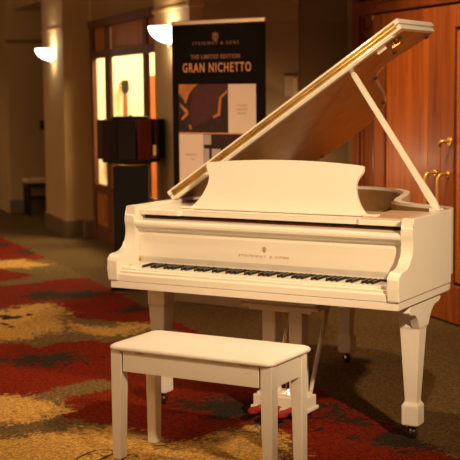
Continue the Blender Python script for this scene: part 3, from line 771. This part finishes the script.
# interior: pin block, plate, soundboard, strings
bm = bmesh.new(); prism(bm, offset(outer, 0.045), 'Z', 0.83, 0.84); obj('soundboard', bm, M['spruce'], P)
plo = offset(outer, 0.075)
bm = bmesh.new(); prism(bm, [(W - 0.08, 0.57)] + plo[3:-3] + [(0.08, 0.57)], 'Z', 0.862, 0.872)
ip = obj('iron_plate', bm, M['iron'], P)
bm = bmesh.new()
for x0, x1, y1 in ((0.30, 0.22, 1.6), (0.62, 0.50, 1.62), (0.92, 0.80, 1.52), (1.18, 1.10, 0.95)):
    prism(bm, [(x0 - 0.012, 0.60), (x0 + 0.012, 0.60), (x1 + 0.012, y1), (x1 - 0.012, y1)], 'Z', 0.872, 0.905, 0.004, 1)
obj('plate_strut', bm, M['iron'], ip)
bm = bmesh.new()
for k in range(60):
    x = 0.12 + 1.2 * k / 59
    y1 = 1.58 - 0.02 * k / 59 if x < 0.62 else max(0.84, 1.56 - (x - 0.62) * 1.25)
    tube(bm, [(x, 0.60, 0.915), (x - 0.07 if x > 0.2 else x, y1, 0.90)], 0.0009, 4)
o = obj('strings', bm, M['steel'], P); o['kind'] = 'stuff'
bm = bmesh.new(); quad_box(bm, 0.09, W - 0.09, 0.60, 0.605, 0.87, 0.95); quad_box(bm, 0.09, W - 0.09, 0.56, 0.66, 0.885, 0.94); obj('tuning_pin_block', bm, M['iron'], P)

# lid: opened about the bass side; local coordinates (s up the lid, y, off perpendicular)
TH = R(33.6)
LM = Matrix.Translation((0.045, 0, 1.0)) @ Matrix.Rotation(-TH, 4, 'Y')
SL = 1.462; YF = 0.50; T1 = 0.0245; G = 0.003
lid_curve = smooth_curve([(SL - 0.012, 0.925), (1.34, 0.905), (1.21, 0.87), (1.125, 0.915), (1.072, 1.0), (1.025, 1.12), (0.98, 1.25), (0.93, 1.38), (0.86, 1.53), (0.77, 1.65), (0.65, 1.73), (0.5, 1.775),
                          (0.33, 1.765), (0.17, 1.70), (0.06, 1.58), (0.005, 1.42), (0.0, 1.2)], 5)
bm = bmesh.new(); prism(bm, [(0.0, YF), (SL, YF), (SL, 0.915), ] + lid_curve, 'Z', 0.0, T1, 0.004, 3)
bmesh.ops.transform(bm, matrix=LM, verts=bm.verts)
lid = obj('lid', bm, M['lidgloss'], P)
bm = bmesh.new()
prism(bm, [(-0.004, YF), (SL + 0.004, YF), (SL + 0.004, 0.935), (SL - 0.03, 0.95), (-0.004, 0.95)], 'Z', T1 + G, 2 * T1 + G, 0.004, 3)
bmesh.ops.transform(bm, matrix=LM, verts=bm.verts)
obj('lid_front_flap', bm, M['lidgloss'], lid)
bm = bmesh.new()   # continuous brass hinge on the two folded edges
quad_box(bm, 0.02, SL - 0.02, YF - 0.0015, YF + 0.001, T1 - 0.0125, T1 + G + 0.0145)
tube(bm, [(0.02, YF - 0.003, T1 + G / 2), (SL - 0.02, YF - 0.003, T1 + G / 2)], 0.0036, 8)
bmesh.ops.transform(bm, matrix=LM, verts=bm.verts)
hg = obj('piano_hinge', bm, M['brassdull'], lid)
for k in range(26):
    s = 0.06 + (SL - 0.12) * k / 25
    for o_ in (T1 - 0.0075, T1 + G + 0.009):
        bm = bmesh.new(); tube(bm, [(s, YF - 0.0012, o_), (s, YF - 0.0028, o_)], 0.0022, 6)
        bmesh.ops.transform(bm, matrix=LM, verts=bm.verts)
        obj('hinge_screw', bm, M['brassink'], hg)
bm = bmesh.new()
prism(bm, [(0.014, YF + 0.036), (SL - 0.014, YF + 0.036), (SL - 0.014, 0.905)] + [(max(a - 0.010, 0.014), b - 0.014) for a, b in lid_curve[4:-1]] , 'Z', -0.0022, 0.0004)
bmesh.ops.transform(bm, matrix=LM, verts=bm.verts)
o = obj('underside_veneer', bm, M['lidveneer'], lid); o['label'] = 'glossy brown veneer on the lid underside'
bm = bmesh.new()   # inset strip along the underside front edge
quad_box(bm, 0.02, SL - 0.06, YF + 0.004, YF + 0.032, -0.006, 0.0, 0.002)
bmesh.ops.transform(bm, matrix=LM, verts=bm.verts)
obj('edge_batten', bm, TI, lid)
for s, y in ((1.40, 0.60), (1.29, 0.76), (1.08, 0.95), (0.85, 1.50), (0.30, 1.70), (1.42, 0.89)):
    bm = bmesh.new(); tube(bm, [(s, y, 0), (s, y, -0.010)], 0.010, 12)
    bmesh.ops.transform(bm, matrix=LM, verts=bm.verts); obj('rubber_bumper', bm, M['rubber'], lid)
bm = bmesh.new()
quad_box(bm, 1.345, 1.395, 0.565, 0.60, -0.004, 0, 0.001); quad_box(bm, 1.355, 1.375, 0.565, 0.60, -0.030, -0.003, 0.002)
quad_box(bm, 1.355, 1.400, 0.565, 0.60, -0.036, -0.028, 0.001)
bmesh.ops.transform(bm, matrix=LM, verts=bm.verts)
obj('lid_latch', bm, M['brass'], lid)
bm = bmesh.new(); quad_box(bm, 1.275, 1.325, 0.585, 0.592, -0.012, -0.0, 0.001)
bmesh.ops.transform(bm, matrix=LM, verts=bm.verts); obj('prop_cup', bm, TI, lid)
bm = bmesh.new()
for y in (0.62, 1.0, 1.3):
    tube(bm, [(-0.006, y - 0.04, 1.003), (-0.006, y + 0.04, 1.003)], 0.008, 10)
    quad_box(bm, -0.003, 0.03, y - 0.04, y + 0.04, 1.0, 1.004)
obj('lid_hinge', bm, M['brass'], P)
# prop stick
pt = LM @ Vector((1.12, 0.60, -0.003)); pb = Vector((1.402, 0.59, 1.0))
bm = bmesh.new(); d = (pt - pb)
n1 = d.cross(Vector((0, 1, 0))).normalized(); n2 = Vector((0, 1, 0)) - d.normalized() * d.normalized().y; n2.normalize()
rows = []
for f_, w_ in ((0.0, 0.022), (0.03, 0.034), (0.14, 0.034), (0.19, 0.028), (0.6, 0.026), (0.98, 0.024), (1.0, 0.016)):
    c = pb + d * f_
    rows.append([bm.verts.new(c + n1 * sx * w_ / 2 + n2 * sy * 0.009) for sx, sy in ((-1, -1), (1, -1), (1, 1), (-1, 1))])
for a, b in zip(rows, rows[1:]):
    for k in range(4): bm.faces.new((a[k], a[(k + 1) % 4], b[(k + 1) % 4], b[k]))
bm.faces.new(rows[0]); bm.faces.new(rows[-1])
bmesh.ops.bevel(bm, geom=bm.edges[:], offset=0.002, segments=2, affect='EDGES')
lp = obj('lid_prop', bm, TI, P)
bm = bmesh.new(); quad_box(bm, 1.372, 1.424, 0.565, 0.615, 0.984, 1.004, 0.003); obj('prop_hinge', bm, TI, lp)

# legs
def leg(cx, cy, top, bracket):
    bm = bmesh.new()
    b2 = bmesh.new()
    loft(b2, [(cx, cy, 0.062, .066, .066), (cx, cy, 0.068, .077, .077), (cx, cy, 0.150, .077, .077), (cx, cy, 0.156, .073, .073), (cx, cy, 0.168, .057, .057), (cx, cy, 0.180, .056, .056),
              (cx, cy, 0.50, .090, .090), (cx, cy, 0.505, .096, .096), (cx, cy, top, .096, .096)])
    bmesh.ops.bevel(b2, geom=[e for e in b2.edges], offset=0.002, segments=2, affect='EDGES')
    merge(bm, b2)
    l = obj('leg', bm, TI, P)
    bm = bmesh.new()
    tube(bm, [(cx, cy, 0.062), (cx, cy, 0.05)], 0.012, 12)
    # fork and wheel
    quad_box(bm, cx - 0.024, cx - 0.020, cy - 0.010, cy + 0.014, 0.018, 0.054, 0.002); quad_box(bm, cx + 0.020, cx + 0.024, cy - 0.010, cy + 0.014, 0.018, 0.054, 0.002)
    quad_box(bm, cx - 0.024, cx + 0.024, cy - 0.014, cy + 0.014, 0.0545, 0.058, 0.002)
    lathe(bm, [(0, 0.057), (0.022, 0.057), (0.025, 0.060), (0.022, 0.064), (0, 0.064)], (cx, cy, 0), 20)
    b2 = bmesh.new(); lathe(b2, [(0, -0.014), (0.022, -0.014), (0.027, -0.010), (0.027, 0.010), (0.022, 0.014), (0, 0.014)], seg=28)
    bw_ = bmesh.new(); merge(bw_, b2, Matrix.Translation((cx, cy + 0.002, 0.027)) @ Matrix.Rotation(R(35), 4, 'Z') @ Matrix.Rotation(R(90), 4, 'Y'))
    obj('caster_fork', bm, M['brass'], l)
    obj('caster_wheel', bw_, M['casterdark'], l)
    bm = bmesh.new()
    mz = Matrix.Translation((cx, cy + 0.002, 0.027)) @ Matrix.Rotation(R(35), 4, 'Z') @ Matrix.Rotation(R(90), 4, 'Y')
    b2 = bmesh.new(); lathe(b2, [(0.015, -0.0165), (0.019, -0.0165), (0.019, 0.0165), (0.015, 0.0165), (0.015, -0.0165)], seg=24); merge(bm, b2, mz)
    obj('caster_ring', bm, M['brass'], l)
    if bracket:
        sgn = bracket
        xo = cx + sgn * 0.048
        # scrolled capital board along the side of the case
        left = smooth_curve([(-0.165, 0.606), (-0.168, 0.590), (-0.150, 0.580), (-0.118, 0.578), (-0.090, 0.563), (-0.068, 0.535), (-0.050, 0.506)], 4)
        right = smooth_curve([(0.050, 0.506), (0.072, 0.540), (0.098, 0.570), (0.130, 0.588), (0.175, 0.594), (0.205, 0.606)], 4)
        pts = [(cy - 0.155, 0.6275)] + [(cy + a, b) for a, b in left + right] + [(cy + 0.20, 0.6275)]
        bm = bmesh.new(); prism(bm, pts, 'X', xo - 0.034 if sgn > 0 else xo - 0.002, xo + 0.002 if sgn > 0 else xo + 0.034, 0.003, 2)
        obj('leg_bracket', bm, TI, l)
    return l
leg(0.072, 0.340, 0.628, 0)
leg(W - 0.072, 0.340, 0.628, 1)
leg(0.494, 1.61, 0.70, 0)
bm = bmesh.new()   # belly braces under the soundboard
for pts in ([(0.15, 0.62), (0.22, 0.62), (0.5, 1.62), (0.43, 1.62)], [(1.2, 0.62), (1.27, 0.62), (0.56, 1.62), (0.49, 1.62)]):
    prism(bm, pts, 'Z', 0.70, 0.829)
quad_box(bm, 0.06, W - 0.06, 0.60, 0.68, 0.63, 0.829)
quad_box(bm, 0.38, 0.60, 1.5, 1.66, 0.70, 0.829)
obj('belly_brace', bm, M['innerwood'], P)

# lyre with three pedals
ly = bpy.data.objects.new('pedal_lyre', None); col.objects.link(ly); ly.parent = P
def lb(name, b, m=TI, bev=0.003): return box(name, b, m, ly, bev)
bm = bmesh.new(); quad_box(bm, 0.52, 0.93, 0.33, 0.47, 0.530, 0.546, 0.003); quad_box(bm, 0.54, 0.91, 0.345, 0.455, 0.546, 0.585, 0.003); quad_box(bm, 0.56, 0.89, 0.345, 0.455, 0.514, 0.530, 0.003)
obj('lyre_head', bm, TI, ly)
for cx in (0.655, 0.796):
    bm = bmesh.new(); quad_box(bm, cx - 0.034, cx + 0.034, 0.365, 0.435, 0.120, 0.515, 0.004); obj('lyre_post', bm, TI, ly)
bm = bmesh.new(); quad_box(bm, 0.585, 0.855, 0.335, 0.465, 0.060, 0.112, 0.004); quad_box(bm, 0.60, 0.84, 0.345, 0.455, 0.110, 0.124, 0.003)
quad_box(bm, 0.575, 0.865, 0.325, 0.475, 0.042, 0.060, 0.005)
obj('lyre_box', bm, TI, ly)
for cx in (0.640, 0.722, 0.790):
    bm = bmesh.new()
    pts = smooth_curve([(-0.010, 0.0), (-0.011, 0.05), (-0.020, 0.085), (-0.024, 0.11), (-0.015, 0.135), (0, 0.142)], 3)
    pts = pts + [(-a, b) for a, b in pts[-2::-1]]
    prism(bm, [(cx + a, 0.345 - b) for a, b in pts], 'Z', 0.050, 0.068, 0.004, 2)
    o = obj('pedal', bm, M['pedalred'], ly); o['label'] = 'red covered pedal'
    bm = bmesh.new(); tube(bm, [(cx, 0.415, 0.13), (cx, 0.415, 0.515)], 0.0035, 8); obj('pedal_rod', bm, M['brass'], ly)
for cx in (0.63, 0.82):
    bm = bmesh.new()
    tube(bm, [(cx, 0.465, 0.10), (cx, 0.74, 0.64)], 0.011, 10)
    obj('lyre_brace', bm, TI, ly)

# ============================================================ THE BENCH
bc = (0.764, -0.377)
ca, sa = math.cos(AP), math.sin(AP)
B = thing('piano_bench', 'ivory white piano bench with a padded seat in front of the keyboard', 'bench', (bc[0] * ca - bc[1] * sa, bc[0] * sa + bc[1] * ca, 0), AP)
bl, bd = 0.390, 0.186
# seat pad: rounded rectangle with softly crowned top
def rrect(hx, hy, r, n=6):
    out = []
    for sx, sy, a0 in ((1, -1, -90), (1, 1, 0), (-1, 1, 90), (-1, -1, 180)):
        for k in range(n + 1):
            a = R(a0 + 90 * k / n); out.append((sx * (hx - r) + r * math.cos(a), sy * (hy - r) + r * math.sin(a)))
    return out
bm = bmesh.new(); rows = []
for dx, z in ((0.010, 0.469), (0.002, 0.472), (0.0, 0.479), (0.003, 0.487), (0.014, 0.493), (0.045, 0.499), (0.10, 0.504), (0.16, 0.506)):
    rows.append([bm.verts.new((x, y + 0.014, z)) for x, y in rrect(bl - dx, bd - dx, max(0.035 - dx * 0.2, 0.006))])
for a, b in zip(rows, rows[1:]):
    n = len(a)
    for k in range(n):
        f = bm.faces.new((a[k], a[(k + 1) % n], b[(k + 1) % n], b[k])); f.smooth = True
bm.faces.new(rows[0]); f = bm.faces.new(rows[-1]); f.smooth = True
obj('seat_pad', bm, M['seatvinyl'], B)
fx, fy = 0.382, 0.156
bm = bmesh.new()
quad_box(bm, -fx + .06, fx - .06, -fy + 0.002, -fy + 0.022, 0.380, 0.468, 0.002); quad_box(bm, -fx + .06, fx - .06, fy - 0.022, fy - 0.002, 0.380, 0.468, 0.002)
quad_box(bm, -fx + .004, -fx + 0.024, -fy + .06, fy - .06, 0.380, 0.468, 0.002); quad_box(bm, fx - 0.024, fx - .004, -fy + .06, fy - .06, 0.380, 0.468, 0.002)
quad_box(bm, -fx + .02, fx - .02, -fy + .02, fy - .02, 0.386, 0.394)
obj('apron', bm, TI, B)
for sx in (-1, 1):
    for sy in (-1, 1):
        bm = bmesh.new(); w0, w1 = 0.052, 0.044
        def cc(w): return (sx * (fx - w / 2), sy * (fy - w / 2))
        s_ = []
        for z, w in ((0.0, w1), (0.36, w0), (0.468, w0)):
            c = cc(w); s_.append((c[0], c[1], z, w, w))
        loft(bm, s_)
        bmesh.ops.bevel(bm, geom=bm.edges[:], offset=0.003, segments=2, affect='EDGES')
        obj('leg', bm, TI, B)
for x in (-0.24, 0.26):
    bm = bmesh.new(); quad_box(bm, x - 0.022, x + 0.022, -fy - 0.0005, -fy + 0.006, 0.4615, 0.468, 0.0005); o = obj('lid_hinge', bm, M['brassdull'], B)

# ------------------------------------------------------------ lights
def spot(name, loc, target, power, color=(1, 0.76, 0.48), size=70, blend=0.6, radius=0.06):
    l = bpy.data.lights.new(name, 'SPOT'); l.energy = power; l.color = color; l.spot_size = R(size); l.spot_blend = blend; l.shadow_soft_size = radius
    o = bpy.data.objects.new(name, l); col.objects.link(o); o.location = loc
    o.rotation_euler = (Vector(target) - Vector(loc)).to_track_quat('-Z', 'Y').to_euler()
    return o
def area(name, loc, target, power, sx, sy, color=(1, 0.76, 0.48), spread=180):
    l = bpy.data.lights.new(name, 'AREA'); l.shape = 'RECTANGLE'; l.size = sx; l.size_y = sy; l.energy = power; l.color = color; l.spread = R(spread)
    o = bpy.data.objects.new(name, l); col.objects.link(o); o.location = loc
    o.rotation_euler = (Vector(target) - Vector(loc)).to_track_quat('-Z', 'Y').to_euler()
    return o
def point(name, loc, power, color=(1, 0.76, 0.48), radius=0.04):
    l = bpy.data.lights.new(name, 'POINT'); l.energy = power; l.color = color; l.shadow_soft_size = radius
    o = bpy.data.objects.new(name, l); col.objects.link(o); o.location = loc
    return o
def pw(x, y, z=0):   # piano frame to room
    return (x * ca - y * sa, x * sa + y * ca, z)
WARM = (1.0, 0.70, 0.40)
spot('ceiling_spot_right', pw(4.6, -2.75, 3.3), pw(1.05, 0.25, 1.12), 1520, WARM, 33, 0.9, 0.12)
spot('ceiling_spot_left', pw(0.3, -2.3, 3.6), pw(0.6, -0.1, 0.7), 25, WARM, 70, 0.8, 0.10)
spot('front_fill_spot', pw(2.4, -6.2, 3.6), pw(0.9, 0.0, 0.6), 120, WARM, 30, 0.9, 0.12)  # unseen fill, added far back to brighten the piano front
spot('ceiling_spot_top', pw(0.60, 1.30, 3.6), pw(0.65, 1.1, 0.5), 190, WARM, 85, 0.8, 0.035)
area('lobby_fill', (-2.2, -3.0, 3.6), (-1.2, -1.0, 0), 14, 3.0, 3.0, WARM)  # broad unseen fill from the camera side, no fixture behind it
spot('hall_downlight', (-0.9, -0.5, 3.65), (-0.9, -0.5, 0), 85, WARM, 115, 0.6, 0.1)  # extra unseen light, added to brighten the carpet at lower left
for y in (1.5, 4.8, 8.0, 11.5):
    spot('hall_downlight', (-0.9, y, 3.65), (-0.9, y, 0), 120 if y == 4.8 else 80, WARM, 115, 0.6, 0.1)
for y in (-2.0, 1.6, 5.2, 8.8):
    point('left_fill', (-4.1, y, 1.95), {-2.0: 30, 1.6: 75}.get(y, 42), WARM, 0.10)  # unseen fill points, added to reach the rear leg and left walls
point('alcove_lamp', (2.12, 2.80, 1.0), 7, WARM, 0.06)
spot('banner_fill', (0.2, 0.9, 3.6), (1.52, 2.74, 1.55), 130, WARM, 24, 0.8, 0.08)  # added spot without a fixture, brightens the banner print
spot('door_wash', (0.9, 0.6, 3.6), (2.72, 1.75, 1.35), 420, WARM, 44, 1.0, 0.08)
area('inner_room_light', (2.9, 6.3, 2.95), (2.6, 7.2, 0.8), 230, 1.2, 1.6, (1.0, 0.83, 0.52))
for y, z in ((7.80, 1.955), (3.52, 1.955)):
    point('sconce_bulb', (1.34, y, z + 0.09), 3.0, (1, 0.72, 0.40), 0.02)
    point('sconce_under_bulb', (1.37, y, z - 0.12), 1.2, (1, 0.72, 0.40), 0.02)
w = bpy.data.worlds.new('world'); scene.world = w; w.use_nodes = True
w.node_tree.nodes['Background'].inputs[0].default_value = (1.0, 0.70, 0.42, 1); w.node_tree.nodes['Background'].inputs[1].default_value = 0.02

# ------------------------------------------------------------ camera
cd = bpy.data.cameras.new('camera'); cam = bpy.data.objects.new('camera', cd); col.objects.link(cam)
px, py, pz = 3.3678, -4.7301, 1.5414
yaw, pit, rol = R(29.788 - 49.8), R(-6.3989), R(-0.5782)
F = Vector((-math.sin(yaw) * math.cos(pit), math.cos(yaw) * math.cos(pit), math.sin(pit)))
Rt = Vector((math.cos(yaw), math.sin(yaw), 0)); U = Rt.cross(F)
R2 = Rt * math.cos(rol) + U * math.sin(rol); U2 = -Rt * math.sin(rol) + U * math.cos(rol)
m3 = Matrix((R2, U2, -F)).transposed().to_4x4()
m3.translation = Vector(pw(px, py, pz))
cam.matrix_world = m3
cd.sensor_width = 36; cd.sensor_fit = 'HORIZONTAL'; cd.lens = 1244.353 / 460 * 36
cd.clip_start = 0.05
cd.dof.use_dof = True; cd.dof.focus_distance = 5.2; cd.dof.aperture_fstop = 5.0
scene.camera = cam
scene.view_settings.view_transform = 'Standard'; scene.view_settings.look = 'None'
scene.view_settings.exposure = 0.0; scene.view_settings.gamma = 1.0; scene.view_settings.use_curve_mapping = False
